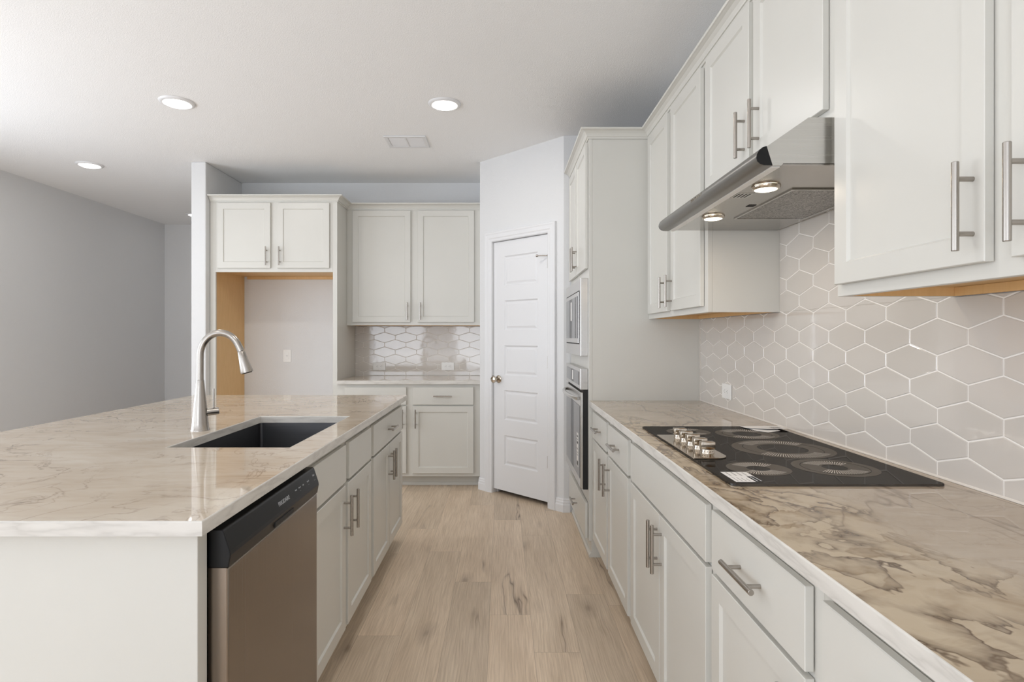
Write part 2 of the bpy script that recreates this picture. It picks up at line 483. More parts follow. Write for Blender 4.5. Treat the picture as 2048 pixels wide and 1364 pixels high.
def wall_with_hole(name, axis, a0, a1, t0, t1, h0, h1, z0, z1):
    bm = bmesh.new()
    for s0, s1, q0, q1 in ((a0, h0, 0, CEIL), (h1, a1, 0, CEIL), (h0, h1, 0, z0), (h0, h1, z1, CEIL)):
        if s1-s0 < 1e-4 or q1-q0 < 1e-4: continue
        if axis == 'X': bx(bm, s0, s1, t0, t1, q0, q1)
        else: bx(bm, t0, t1, s0, s1, q0, q1)
    return struct(finish(name, bm, M['wall']))
bm = bmesh.new()
for x0_, x1_, q0, q1 in ((XL, -3.4, 0, CEIL), (-3.4, -2.0, 0, .45), (-3.4, -2.0, 2.35, CEIL), (-2.0, -1.25, 0, CEIL), (-1.25, -.45, 0, .45), (-1.25, -.45, 2.35, CEIL), (-.45, XR, 0, CEIL)):
    bx(bm, x0_, x1_, YN-.12, YN, q0, q1)
struct(finish('wall_near', bm, M['wall']))
bm = bmesh.new()
for y0_, y1_, q0, q1 in ((YN, -2.95, 0, CEIL), (-2.95, -.25, 0, .55), (-2.95, -.25, 2.35, CEIL), (-.25, .55, 0, CEIL), (.55, 3.75, 0, .45), (.55, 3.75, 2.4, CEIL), (3.75, YF, 0, CEIL)):
    bx(bm, XL-.12, XL, y0_, y1_, q0, q1)
struct(finish('wall_left', bm, M['wall']))
def window(name, axis, a0, a1, t, z0, z1, mull):
    bm = bmesh.new(); w = .05
    def b(p0, p1, q0, q1):
        if axis == 'X': bx(bm, p0, p1, t-.09, t-.04, q0, q1, .003)
        else: bx(bm, t-.09, t-.04, p0, p1, q0, q1, .003)
    b(a0, a0+w, z0, z1); b(a1-w, a1, z0, z1); b(a0+w, a1-w, z0, z0+w); b(a0+w, a1-w, z1-w, z1)
    for m in mull: b(m-w/2, m+w/2, z0+w, z1-w)
    return struct(finish(name, bm, M['trimw']))
window('window_1', 'X', -3.4, -2.0, YN, .45, 2.35, (-2.7,))
window('window_4', 'X', -1.25, -.45, YN, .45, 2.35, ())
window('window_2', 'Y', -2.95, -.25, XL, .55, 2.35, (-1.6,))
window('assumed_window_3', 'Y', .55, 3.75, XL, .45, 2.4, (2.15,))  # unseen window, assumed and added to bring in daylight farther back

# pantry: two plain walls and the diagonal wall with its door opening
DL = math.dist(C1, C2); DR = -math.pi/4
dg = thing('wall_pantry', None, None, (C1[0], C1[1], 0), DR); struct(dg)
T0, T1, ZD = .150, .744, H+.770
bm = bmesh.new()
bx(bm, 0, T0-.016, 0, .11, 0, CEIL); bx(bm, T1+.016, DL, 0, .11, 0, CEIL); bx(bm, T0-.016, T1+.016, 0, .11, ZD+.016, CEIL)
o = finish('wall_pantry_face', bm, M['wall'], dg)
struct(o)
struct(box('wall_pantry_left', C1[0], C1[0]+.11, C1[1]+.06, YB, 0, CEIL, M['wall']))
struct(box('wall_pantry_right', C2[0]+.0005, XR, C2[1], C2[1]+.11, 0, CEIL, M['wall']))

# door_1 : five panel door, jamb and casing, with knob, hinges, stop
d1 = thing('door_1', None, None, (C1[0], C1[1], 0), DR); struct(d1)
DZ0, DZ1 = H-1.229, H+.761
X0, X1 = .1537, .740
def panel_door():
    bm = bmesh.new(); T = .035; yf = .012
    px0, px1 = .2716, .627
    rows = [(H+t-.237, H+t) for t in (.642, .288, -.070, -.426, -.785)]
    zs = [DZ0]+[z for r in sorted(rows) for z in r]+[DZ1]
    # front skin: stiles and rails
    def quad(a, b, c, d, y):
        bm.faces.new([bm.verts.new(p) for p in ((a, y, c), (b, y, c), (b, y, d), (a, y, d))])
    quad(X0, px0, DZ0, DZ1, yf); quad(px1, X1, DZ0, DZ1, yf)
    for i in range(0, len(zs), 2): quad(px0, px1, zs[i], zs[i+1], yf)
    for z0, z1 in rows:
        rings = []
        for ins, dy in ((0, 0), (.010, .009), (.016, .009), (.032, .003)):
            rings.append([bm.verts.new((x, yf+dy, z)) for x, z in ((px0+ins, z0+ins), (px1-ins, z0+ins), (px1-ins, z1-ins), (px0+ins, z1-ins))])
        for a, b in zip(rings, rings[1:]):
            for i in range(4): bm.faces.new((a[i], a[(i+1) % 4], b[(i+1) % 4], b[i]))
        bm.faces.new(rings[-1])
    bmesh.ops.remove_doubles(bm, verts=bm.verts, dist=1e-5)
    # body sides and back
    c = [(X0, DZ0), (X1, DZ0), (X1, DZ1), (X0, DZ1)]
    f = [bm.verts.new((x, yf, z)) for x, z in c]; k = [bm.verts.new((x, yf+T, z)) for x, z in c]
    for i in range(4): bm.faces.new((f[i], f[(i+1) % 4], k[(i+1) % 4], k[i]))
    bm.faces.new(k)
    return finish('door_slab', bm, M['trimw'], d1)
panel_door()
def casing():
    bm = bmesh.new()
    prof = [(0, 0), (0, -.010), (.006, -.013), (.022, -.013), (.028, -.017), (.055, -.017), (.062, -.020), (.072, -.020), (.076, -.016), (.076, 0)]
    zt = DZ1+.006; a, b = X0-.004, X1+.004
    # left leg, head, right leg with mitres: rings of the profile at the four corners
    def ring(cx, cz, sx, sz):
        return [bm.verts.new((cx+sx*o, y, cz+sz*o)) for o, y in prof]
    rs = [ring(a, 0, -1, 0), ring(a, zt, -1, 1), ring(b, zt, 1, 1), ring(b, 0, 1, 0)]
    k = len(prof)
    for p, q in zip(rs, rs[1:]):
        for j in range(k): bm.faces.new((p[j], p[(j+1) % k], q[(j+1) % k], q[j]))
    bm.faces.new(rs[0]); bm.faces.new(rs[-1][::-1])
    return finish('door_casing', bm, M['trimw'], d1)
casing()
bm = bmesh.new()
bx(bm, X0-.018, X0-.003, .0005, .11, 0, DZ1+.02); bx(bm, X1+.003, X1+.018, .0005, .11, 0, DZ1+.02); bx(bm, X0-.003, X1+.003, .0005, .11, DZ1+.004, DZ1+.02)
bx(bm, X0-.003, X0+.008, .050, .065, 0, DZ1+.004); bx(bm, X1-.008, X1+.003, .050, .065, 0, DZ1+.004)
finish('door_jamb', bm, M['trimw'], d1)
bm = bmesh.new()
kx, kz = .2095, H-.342
lathe(bm, [(.031, .012), (.031, .008), (.026, .003), (.012, .001), (.010, -.020), (.014, -.026), (.025, -.034), (.028, -.045), (.024, -.056), (.010, -.060)], (kx, 0, kz), 28, 0, 'Y')
finish('door_knob', bm, M['chrome'], d1)
box('strike_plate', X0-.0035, X0+.002, -.001, .012, kz-.028, kz+.028, M['nickel'], d1)
for z in (H+.553, H-.190, H-.931):
    bm = bmesh.new(); cyl(bm, (X1+.001, .006, z-.045), (X1+.001, .006, z+.045), .0065, n=12); bx(bm, X1-.014, X1, .008, .0125, z-.045, z+.045)
    finish('hinge', bm, M['nickel'], d1)
bm = bmesh.new()
z = H+.600
cyl(bm, (X1, .004, z), (X1-.075, -.035, z+.002), .004, n=10); cyl(bm, (X1-.070, -.032, z+.002), (X1-.084, -.040, z+.002), .009, n=12)
cyl(bm, (X1+.001, .006, z-.006), (X1+.001, .006, z+.010), .011, n=12)
finish('door_stop', bm, M['nickel'], d1)

# baseboards: stepped profile
BP = [(0, 0), (.015, 0), (.015, .052), (.012, .060), (.012, .072), (.008, .080), (.008, .090), (.004, .097), (0, .097)]
bm = bmesh.new(); d = .7071
def dp(t): return (C1[0]+d*t, C1[1]-d*t)
sweep(bm, [(C1[0], C1[1]+.12), C1, dp(X0-.0805)], BP, right=True)
struct(finish('baseboard_pantry_left', bm, M['trimw']))
bm = bmesh.new(); sweep(bm, [dp(X1+.0805), (C2[0]-.0003, C2[1]-.0003), (C2[0]+.045, C2[1]-.0003)], BP, right=True)
struct(finish('baseboard_pantry_right', bm, M['trimw']))
bm = bmesh.new(); sweep(bm, [(XL, YN), (XL, YF), (-2.574, YF), (-2.574, 4.795), (-2.452, 4.795), (-2.452, 4.86)], BP, right=True)
struct(finish('baseboard_left', bm, M['trimw']))

# ------------------------------------------------------------------ fronts and handles
def shaker(name, x0, x1, z0, z1, parent, stile=.050, T=.0185, dep=.007):
    """framed door, outer face at y=-T, back at y=0"""
    bm = bmesh.new()
    def ring(ins, y): return [bm.verts.new(p) for p in ((x0+ins, y, z0+ins), (x1-ins, y, z0+ins), (x1-ins, y, z1-ins), (x0+ins, y, z1-ins))]
    rs = [ring(.0, -.0022), ring(0, -T+.0015), ring(.0015, -T), ring(stile, -T), ring(stile+.005, -T+dep), ]
    for a, b in zip(rs, rs[1:]):
        for i in range(4): bm.faces.new((a[i], a[(i+1) % 4], b[(i+1) % 4], b[i]))
    bm.faces.new(rs[-1]); bm.faces.new(rs[0][::-1])
    return finish(name, bm, M['cab'], parent)
def slabfront(name, x0, x1, z0, z1, parent, T=.0185):
    return box(name, x0, x1, -T, -.0022, z0, z1, M['cab'], parent, .0015)
HM = {}
def handle(x, z, vertical, parent, T=.0185, L=.156):
    key = (vertical, L)
    if key not in HM:
        bm = bmesh.new(); r = .006; so = .031
        if vertical:
            cyl(bm, (0, -so, -L/2), (0, -so, L/2), r, n=20, bev=.0008)
            for s in (-.048, .048): cyl(bm, (0, .0, s), (0, -so, s), .0045, n=16)
        else:
            cyl(bm, (-L/2, -so, 0), (L/2, -so, 0), r, n=20, bev=.0008)
            for s in (-.048, .048): cyl(bm, (s, 0, 0), (s, -so, 0), .0045, n=16)
        me = bpy.data.meshes.new('handle'); bmesh.ops.recalc_face_normals(bm, faces=bm.faces); bm.to_mesh(me); bm.free()
        me.materials.append(M['nickel']); me.set_sharp_from_angle(angle=R(40)); HM[key] = me
    o = bpy.data.objects.new('handle', HM[key]); COL.objects.link(o); o.parent = parent; o.location = (x, -T, z)
    return o

class Cab:
    """cabinet in its own frame: x to the right as one faces it, y into the carcass, face frame at y 0..0.019"""
    def __init__(s, name, label, cat, side, a, plane, width, depth, z0, z1, toe=0.0, group=None, toerec=.075, under=False, frame=True, bodytop=None, recess=0.0):
        loc = {'R': (plane, a, 0), 'L': (plane, a, 0), 'B': (a, plane, 0)}[side]
        rz = {'R': -math.pi/2, 'L': math.pi/2, 'B': 0}[side]
        s.side, s.a, s.w = side, a, width
        s.o = thing(name, label, cat, loc, rz, group)
        if frame:
            box('face_frame', 0, width, 0, .019, z0, z1, M['cab'], s.o, .0008)
        bm = bmesh.new(); y0 = .0192
        bx(bm, recess, .016, y0, depth, z0, z1, mi=0); bx(bm, width-.016, width-recess, y0, depth, z0, z1)
        bx(bm, .016, width-.016, depth-.012, depth, z0+.02, z1); 
        if not toe: bx(bm, .016, width-.016, y0, depth-.012, z1-.016, z1)
        if toe:
            bx(bm, .016, width-.016, y0, depth-.012, z0, z0+.016)
            finish('carcass', bm, M['cab'], s.o)
            bm = bmesh.new(); bx(bm, 0, width, toerec, toerec+.014, 0, z0-.0003); bx(bm, 0, .016, toerec+.014, depth, 0, z0-.0003); bx(bm, width-.016, width, toerec+.014, depth, 0, z0-.0003)
            finish('toe_kick', bm, M['cab'], s.o)
            bm = bmesh.new(); prism(bm, [(toerec-.012, 0), (toerec-.012, .012), (toerec-.006, .022), (toerec, .024), (toerec, 0)], 'X', 0, width)
            finish('shoe_moulding', bm, M['cab'], s.o)
        else:
            finish('carcass', bm, M['cab'], s.o)
        if under:
            bm = bmesh.new(); bx(bm, .0165, width-.0165, .0195, depth-.0125, z0+.022, z0+.034)
            bx(bm, .0165, width-.0165, .0195, .024, z0+.0005, z0+.022); bx(bm, .0165, .020, .024, depth-.0125, z0+.0005, z0+.022); bx(bm, width-.020, width-.0165, .024, depth-.0125, z0+.0005, z0+.022)
            finish('bottom_panel', bm, M['wood'], s.o)
            bm = bmesh.new(); bx(bm, .0205, width-.0205, depth-.026, depth-.0128, z0+.0003, z0+.0215); finish('hanging_rail', bm, M['wood'], s.o)
    def lx(s, v):
        return s.a-v if s.side == 'R' else v-s.a
    def door(s, w0, w1, z0, z1, hw=None, hz=None, name='door', stile=.050):
        a, b = sorted((s.lx(w0), s.lx(w1)))
        d = shaker(name, a, b, z0, z1, s.o, stile)
        if hw is not None: handle(s.lx(hw), hz, True, d)
        return d
    def drawer(s, w0, w1, z0, z1, hw=None, hz=None, name='drawer'):
        a, b = sorted((s.lx(w0), s.lx(w1)))
        d = slabfront(name, a, b, z0, z1, s.o)
        if hw is not None: handle(s.lx(hw), hz, False, d)
        return d

ZD0, ZD1 = H-1.142, H-.5805      # base door
ZW0, ZW1 = H-.569, H-.423        # drawer front
ZHB = H-.684                     # base door handle centre
FZ0 = .095
GB = 'painted base cabinets under the range counter'
GI = 'painted base cabinets of the island'
GU = 'painted wall cabinets over the range counter'

# ---- right base run (doors face the aisle)
RF = .5316
c = Cab('base_cabinet', 'off-white base cabinet with two drawers over two doors beside the oven cabinet', 'cabinet', 'R', 3.3135, RF, .978, .595, FZ0, CB-.0005, toe=1, group=GB)
c.drawer(2.855, 3.274, ZW0, ZW1, 3.055, (ZW0+ZW1)/2); c.drawer(2.365, 2.80, ZW0, ZW1, 2.585, (ZW0+ZW1)/2)
c.door(2.84, 3.274, ZD0, ZD1, 2.870, ZHB); c.door(2.365, 2.80, ZD0, ZD1, 2.757, ZHB)
c = Cab('base_cabinet', 'off-white base cabinet with a wide plain front below the black cooktop', 'cabinet', 'R', 2.3345, RF, .895, .595, FZ0, CB-.0005, toe=1, group=GB)
c.drawer(1.459, 2.308, ZW0, ZW1, name='false_front')
c.door(1.890, 2.308, ZD0, ZD1, 1.913, ZHB); c.door(1.459, 1.883, ZD0, ZD1, 1.860, ZHB)
c = Cab('base_cabinet', 'off-white base cabinet with one handled drawer over one door nearest the cooktop corner', 'cabinet', 'R', 1.4385, RF, .484, .595, FZ0, CB-.0005, toe=1, group=GB)
c.drawer(.981, 1.418, ZW0, ZW1, 1.1975, (ZW0+ZW1)/2); c.door(.981, 1.418, ZD0, ZD1, 1.012, ZHB)
c = Cab('base_cabinet', 'off-white base cabinet cut by the bottom right corner of the view', 'cabinet', 'R', .9535, RF, .49, .595, FZ0, CB-.0005, toe=1, group=GB)
c.drawer(.49, .930, ZW0, ZW1, .71, (ZW0+ZW1)/2); c.door(.49, .930, ZD0, ZD1, .52, ZHB)
box('side_panel', .49, .4965, .0005, .595, 0, CB-.0005, M['cab'], c.o)

# ---- tall oven cabinet
TZ = H+1.182; TW = .852; TY = 3.3165
tc = Cab('oven_cabinet', 'tall off-white cabinet holding the wall oven and microwave', 'cabinet', 'R', TY+TW, .499, TW, .646, .095, TZ-.012, toe=1, toerec=.014, recess=.0015)
tx = lambda y: TY+TW-y
# turn local x: 0 is the far side
for (w0, w1, hy) in ((3.345, 3.75, 3.745-.020), (3.775, 4.145, 3.80)):
    d_ = shaker('door', tx(w1), tx(w0), H+.394, H+1.120, tc.o); handle(tx(hy), H+.4985, True, d_)
d_ = slabfront('drawer', tx(4.145), tx(3.345), H-1.166, H-.960, tc.o); handle(tx(3.745), H-1.062, False, d_)

# ---- right wall cabinets
UF = .8425; UD = XR-UF-.0005; UZ0 = H+.100; UZ1 = H+1.170
c = Cab('wall_cabinet', 'off-white wall cabinet with two tall doors between the oven cabinet and the hood', 'cabinet', 'R', 3.3155, UF, .948, UD, UZ0, UZ1, under=True, group=GU)
c.door(2.892, 3.273, H+.1265, H+1.118, 2.917, H+.2215); c.door(2.408, 2.835, H+.1265, H+1.118, 2.81, H+.2215)
c = Cab('wall_cabinet', 'short off-white wall cabinet directly above the range hood', 'cabinet', 'R', 2.3670, UF, .9135, UD, H+.553, UZ1, group=GU)
c.door(1.935, 2.343, H+.584, H+1.118, 1.967, H+.6835); c.door(1.488, 1.90, H+.584, H+1.118, 1.857, H+.6835)
c = Cab('wall_cabinet', 'off-white wall cabinet with large doors at the upper right, nearest the camera', 'cabinet', 'R', 1.4530, UF, 1.0, UD, UZ0, UZ1, under=True, group=GU)
c.door(.989, 1.436, H+.1285, H+1.118, 1.013, H+.2275); c.door(.49, .9375, H+.1285, H+1.118, .909, H+.2275)
bm = bmesh.new(); lathe(bm, [(.0052, 0), (.0052, -.0015), (.003, -.0030)], (1.4530-.86, UD-.0265, UZ0+.011), 14, 0, 'Y'); finish('screw', bm, M['chrome'], c.o)

# ---- crown mouldings
CR = [(0, 0), (.006, 0), (.007, .010), (.012, .011), (.014, .016), (.020, .027), (.032, .037), (.044, .041), (.050, .042), (.052, .047), (.052, .051), (0, .051)]
def crown(name, path, z, label, right):
    bm = bmesh.new(); sweep(bm, path, [(o+.0006, zz+z) for o, zz in CR], right=right)
    return tag(finish(name, bm, M['cab']), label, 'moulding')
crown('crown_moulding', [(.499, 4.168), (.499, 3.3165), (.8425, 3.3165), (.8425, .453)], H+1.131,
      'off-white crown moulding along the tops of the oven cabinet and range wall cabinets', True)

# ---- back run
FY = 4.86
fc = thing('fridge_surround', 'tall off-white surround with an empty fridge bay and two doors above', 'cabinet', (-2.4486, FY, 0))
FW = 1.0666; lx = lambda x: x+2.4486
bm = bmesh.new()
bx(bm, 0, .0456, 0, .019, 0, H+1.140, .0008); bx(bm, FW-.0366, FW, 0, .019, 0, H+1.140, .0008); bx(bm, .0458, FW-.0368, 0, .019, H+.542, H+1.140, .0008)
finish('face_frame', bm, M['cab'], fc)
bm = bmesh.new(); bx(bm, FW-.018, FW, .0192, .598, 0, H+1.140); bx(bm, .0185, FW-.0185, .0192, .598, H+1.122, H+1.140); finish('side_panel', bm, M['cab'], fc)
bm = bmesh.new(); bx(bm, 0, .022, .0192, .598, 0, H+1.121); finish('side_panel', bm, M['wood'], fc)
bm = bmesh.new(); bx(bm, .0222, FW-.0185, .0195, .598, H+.564, H+.580); finish('bottom_panel', bm, M['wood'], fc)
bm = bmesh.new(); bx(bm, .055, FW-.0185, .580, .598, H+.538, H+.5638); finish('hanging_rail', bm, M['wood'], fc)
d_ = shaker('door', lx(-2.381), lx(-1.937), H+.574, H+1.119, fc); handle(lx(-1.965), H+.672, True, d_)
d_ = shaker('door', lx(-1.881), lx(-1.444), H+.574, H+1.119, fc); handle(lx(-1.855), H+.672, True, d_)
fc2 = [(-2.4486+.0006, FY), (-2.4486+FW, FY), (-2.4486+FW, 5.165), (C1[0]-.0005, 5.165)]
crown('crown_moulding', fc2, H+1.131, 'off-white crown moulding over the fridge bay and back wall cabinets', True)

BX0 = -2.4486+FW+.0005
c = Cab('wall_cabinet', 'off-white wall cabinet with two tall doors right of the fridge bay', 'cabinet', 'B', BX0, 5.165, C1[0]-.0005-BX0, YB-5.165-.0005, UZ0, H+1.140, under=True)
c.door(-1.3297, -.812, H+.128, H+1.121, -.838, H+.2255); c.door(-.7497, -.2462, H+.128, H+1.121, -.723, H+.2255)
c = Cab('base_cabinet', 'off-white base cabinet against the back wall beside the pantry door', 'cabinet', 'B', BX0, 4.849, C1[0]-.0005-BX0, YB-4.849-.0005, FZ0, CB-.0005, toe=1, toerec=.100)
c.drawer(-1.314, -.798, ZW0, ZW1, -1.056, (ZW0+ZW1)/2); c.drawer(-.7455, -.2361, ZW0, ZW1, -.492, (ZW0+ZW1)/2)
c.door(-1.314, -.798, ZD0, ZD1, -.826, ZHB); c.door(-.7455, -.2361, ZD0, ZD1, -.718, ZHB)

# ---- island
IF = -.628
isl = thing('island_base', 'white painted panels wrapping the end and back of the kitchen island', 'panel', (0, 0, 0))
bm = bmesh.new(); bx(bm, -1.64, IF, 1.195, 1.2335, 0, CB-.0005, .001); finish('end_panel', bm, M['cab'], isl)
bm = bmesh.new(); bx(bm, -1.64, IF-.62, 3.577, 3.597, 0, CB-.0005, .001); bx(bm, IF-.6198, IF-.078, 3.577, 3.597, .0, CB-.0005, .001); bx(bm, IF-.0778, IF, 3.577, 3.597, .095, CB-.0005, .001); finish('end_panel', bm, M['cab'], isl)
bm = bmesh.new(); bx(bm, -1.64, -1.62, 1.234, 3.5765, 0, CB-.0005, .001); finish('back_panel', bm, M['cab'], isl)
c = Cab('base_cabinet', 'off-white island sink cabinet with two plain fronts beside the dishwasher', 'cabinet', 'L', 1.853, IF, .876, .60, FZ0, CB-.0005, toe=1, group=GI)
c.drawer(1.871, 2.268, ZW0, ZW1, name='false_front'); c.drawer(2.315, 2.705, ZW0, ZW1, name='false_front')
c.door(1.871, 2.262, ZD0, ZD1, 2.2335, ZHB-.006); c.door(2.297, 2.705, ZD0, ZD1, 2.330, ZHB-.006)
c = Cab('base_cabinet', 'off-white island cabinet with one wide drawer over two doors at the far end', 'cabinet', 'L', 2.7305, IF, .845, .60, FZ0, CB-.0005, toe=1, group=GI)
c.drawer(2.756, 3.545, ZW0, ZW1, 3.15, (ZW0+ZW1)/2)
c.door(2.756, 3.138, ZD0, ZD1, 3.110, ZHB-.006); c.door(3.146, 3.545, ZD0, ZD1, 3.176, ZHB-.006)

# dishwasher
dw = thing('dishwasher', 'stainless steel dishwasher with a black control panel in the island', 'dishwasher', (-.588, 1.242, 0), math.pi/2)
DWW = .604
# local: x along +Y, y into the island (y=0 at the door face)
box('tub', .004, DWW-.004, .045, .58, .10, CB-.004, M['blackplastic'], dw)
bm = bmesh.new(); prism(bm, [(.000, .145), (.000, H-.4975), (.044, H-.4975), (.044, .145)], 'X', .002, DWW-.002)
es = [e for e in bm.edges if abs(e.verts[0].co.y) < 1e-5 and abs(e.verts[1].co.y) < 1e-5]
bmesh.ops.bevel(bm, geom=es, offset=.006, segments=4, affect='EDGES', profile=.5)
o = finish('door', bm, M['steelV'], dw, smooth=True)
bm = bmesh.new(); pk0, pk1 = 1.485-1.242, 1.625-1.242
prof = [(.044, H-.497), (-.0005, H-.497), (-.0055, H-.470), (-.004, H-.461), (.010, H-.4185), (.014, H-.4150), (.044, H-.4150)]
prism(bm, prof, 'X', .001, DWW-.001)
pnl = finish('control_panel', bm, M['blackplastic'], dw)
bv = pnl.modifiers.new('b', 'BEVEL'); bv.width = .002; bv.segments = 2
# pocket grip let into the lower facet
bm = bmesh.new()
prism(bm, [(-.0062, H-.476), (-.0062, H-.492), (.001, H-.492), (.001, H-.476)], 'X', pk0, pk1)
bmesh.ops.bevel(bm, geom=list(bm.edges), offset=.003, segments=3, affect='EDGES')
finish('pocket_grip', bm, M['rubber'], dw, smooth=True)
# printing on the sloped upper facet
sl = math.atan2(.014, .0425)
def dwm(x, z): # z measured on facet
    t = (z-(H-.461))/.0425
    return Matrix.Translation((x, -.004+.014*t-.0006, z)) @ Matrix.Rotation(math.pi/2-sl*1.0, 4, 'X')
textmesh('brand_lettering', 'FRIGIDAIRE', .0155, M['print'], dw, dwm(1.567-1.242, H-.4445))
k = 0
for yy, txt, s in ((1.660, 'Heavy', .0055), (1.690, 'Normal', .0055), (1.720, 'Light', .0055), (1.762, 'Cancel', .0060), (1.818, 'Start', .0085)):
    textmesh('button_lettering', txt, s, M['print'], dw, dwm(yy-1.242, H-.4400 if yy < 1.8 else H-.435))
    if yy in (1.690, 1.762, 1.818): textmesh('button_lettering', '- - -', s*.8, M['print'], dw, dwm(yy-1.242, H-.4490))
box('kick_plate', .004, DWW-.004, .06, .07, .005, .10, M['blackplastic'], dw)

# countertops
def slab(name, x0, x1, y0, y1, top, mats, label, hole=None, bev=.003):
    bm = bmesh.new()
    z0, z1 = top-.030, top
    xs = [x0, x1]; ys = [y0, y1]
    if hole: xs = [x0, hole[0], hole[1], x1]; ys = [y0, hole[2], hole[3], y1]
    V = {}
    def v(i, j, k):
        if (i, j, k) not in V: V[(i, j, k)] = bm.verts.new((xs[i], ys[j], (z0, z1)[k]))
        return V[(i, j, k)]
    nx, ny = len(xs)-1, len(ys)-1
    cells = {(i, j) for i in range(nx) for j in range(ny) if not (hole and i == 1 and j == 1)}
    for i, j in cells:
        bm.faces.new((v(i, j, 1), v(i+1, j, 1), v(i+1, j+1, 1), v(i, j+1, 1))).material_index = 0
        bm.faces.new((v(i, j, 0), v(i, j+1, 0), v(i+1, j+1, 0), v(i+1, j, 0))).material_index = 1
        for (di, dj, a, b) in ((-1, 0, (i, j), (i, j+1)), (1, 0, (i+1, j), (i+1, j+1)), (0, -1, (i, j), (i+1, j)), (0, 1, (i, j+1), (i+1, j+1))):
            if (i+di, j+dj) not in cells:
                bm.faces.new((v(*a, 0), v(*b, 0), v(*b, 1), v(*a, 1))).material_index = 1
    bmesh.ops.recalc_face_normals(bm, faces=bm.faces)
    es = [e for e in bm.edges if len(e.link_faces) == 2 and {f.material_index for f in e.link_faces} == {0, 1}]
    r = bmesh.ops.bevel(bm, geom=es, offset=bev, segments=3, affect='EDGES', profile=.5)
    for f in r['faces']: f.material_index = 1
    o = finish(name, bm, mats, None)
    return tag(o, label, 'countertop')
SK = (-1.108, -.702, 1.914, 2.662)
slab('countertop', -1.928, -.594, 1.1473, 3.625, CT, [M['stoneI'], M['edge']], 'beige veined stone slab on the island around the sink', SK)
slab('countertop', .4978, XW-.0005, .44, 3.3155, CT, [M['stoneR'], M['edge']], 'brown veined stone slab under the cooktop along the right wall')
slab('countertop', -1.3785, C1[0]-.0006, 4.815, 5.4475, CT, [M['stoneI'], M['edge']], 'short beige stone slab on the back cabinet below the hexagon tiles')

# sink
bm = bmesh.new(); x0, x1, y0, y1 = SK; g = .006; zt = CB-.0006; zb = CB-.235
def rr(ins, z, r):
    pts = []; n = 5
    for cx, cy, a0 in ((x1+g-ins-r, y1+g-ins-r, 0), (x0-g+ins+r, y1+g-ins-r, 90), (x0-g+ins+r, y0-g+ins+r, 180), (x1+g-ins-r, y0-g+ins+r, 270)):
        for k in range(n+1):
            a = R(a0+90*k/n); pts.append(bm.verts.new((cx+r*math.cos(a), cy+r*math.sin(a), z)))
    return pts
rs = [rr(-.020, zt-.0014, .03), rr(0, zt-.0014, .012), rr(.002, zb+.02, .014), rr(.012, zb+.003, .02), rr(.03, zb, .03)]
for a, b in zip(rs, rs[1:]):
    for i in range(len(a)): bm.faces.new((a[i], a[(i+1) % len(a)], b[(i+1) % len(a)], b[i]))
bm.faces.new(rs[-1])
sink = thing('sink', 'undermount stainless steel sink set in the island slab', 'sink')
o = finish('basin', bm, M['sinksteel'], sink, smooth=True); so = o.modifiers.new('s', 'SOLIDIFY'); so.thickness = .0012; so.offset = 1
bm = bmesh.new(); lathe(bm, [(.057, .001), (.055, .004), (.044, .004), (.040, .0015), (.012, .0015), (.010, .006), (.001, .006)], (-.905, 2.288, zb), 32)
finish('drain', bm, M['chrome'], sink)

# faucet: stands on the slab behind the sink, spout reaches over the basin
fx, fy = -1.1776, 2.26
fa = thing('faucet', 'brushed nickel gooseneck faucet standing behind the island sink', 'faucet', (fx, fy, CT))
bm = bmesh.new()
lathe(bm, [(.0345, 0), (.0345, .003), (.0325, .006), (.0300, .030), (.0235, .100), (.0165, .170), (.0145, .193), (.0135, .197)], n=40)
finish('body', bm, M['nickel'], fa)
bm = bmesh.new()
# rise to +.28, then an arch that ends heading down and outwards
pts = [(0, 0, .1975), (0, 0, .24), (.0, 0, .275)]
ax = .079; cz = .290
for k in range(1, 21):
    a = math.pi - (math.pi*.90)*k/20
    pts.append((ax+ax*math.cos(a)*1.0, 0, cz+.0905*math.sin(a)))
e = pts[-1]
tip = (.1597, 0, .3086); 
pts = pts[:-1]+[(.1535, 0, .3230), tip]
tube(bm, pts, .0130, n=28)
finish('spout', bm, M['nickel'], fa)
dirv = (Vector((.1830, 0, .2255))-Vector(tip)).normalized(); p0 = Vector(tip)
bm = bmesh.new()
L = (Vector((.1830, 0, .2255))-p0).length
tube(bm, [p0+dirv*.001, p0+dirv*.003, p0+dirv*.03, p0+dirv*(L-.006), p0+dirv*L], [.0125, .0138, .0165, .0232, .0225], n=28)
sp = finish('spray_head', bm, M['nickel'], fa)
bm = bmesh.new(); tube(bm, [p0+dirv*(L+.0002), p0+dirv*(L+.002)], [.0190, .0180], n=28); finish('nozzle', bm, M['rubber'], sp)
bm = bmesh.new(); hd = Vector((.80, .55, .06)).normalized()
cyl(bm, hd*.012+Vector((0, 0, .068)), hd*.066+Vector((0, 0, .068)), .0150, .0148, n=28, bev=.0015)
hb = finish('handle_hub', bm, M['nickel'], fa)
bm = bmesh.new(); q = hd*.048+Vector((0, 0, .080)); cyl(bm, q, q+Vector((0, 0, .078)), .0036, .0030, n=14); finish('lever', bm, M['nickel'], hb)

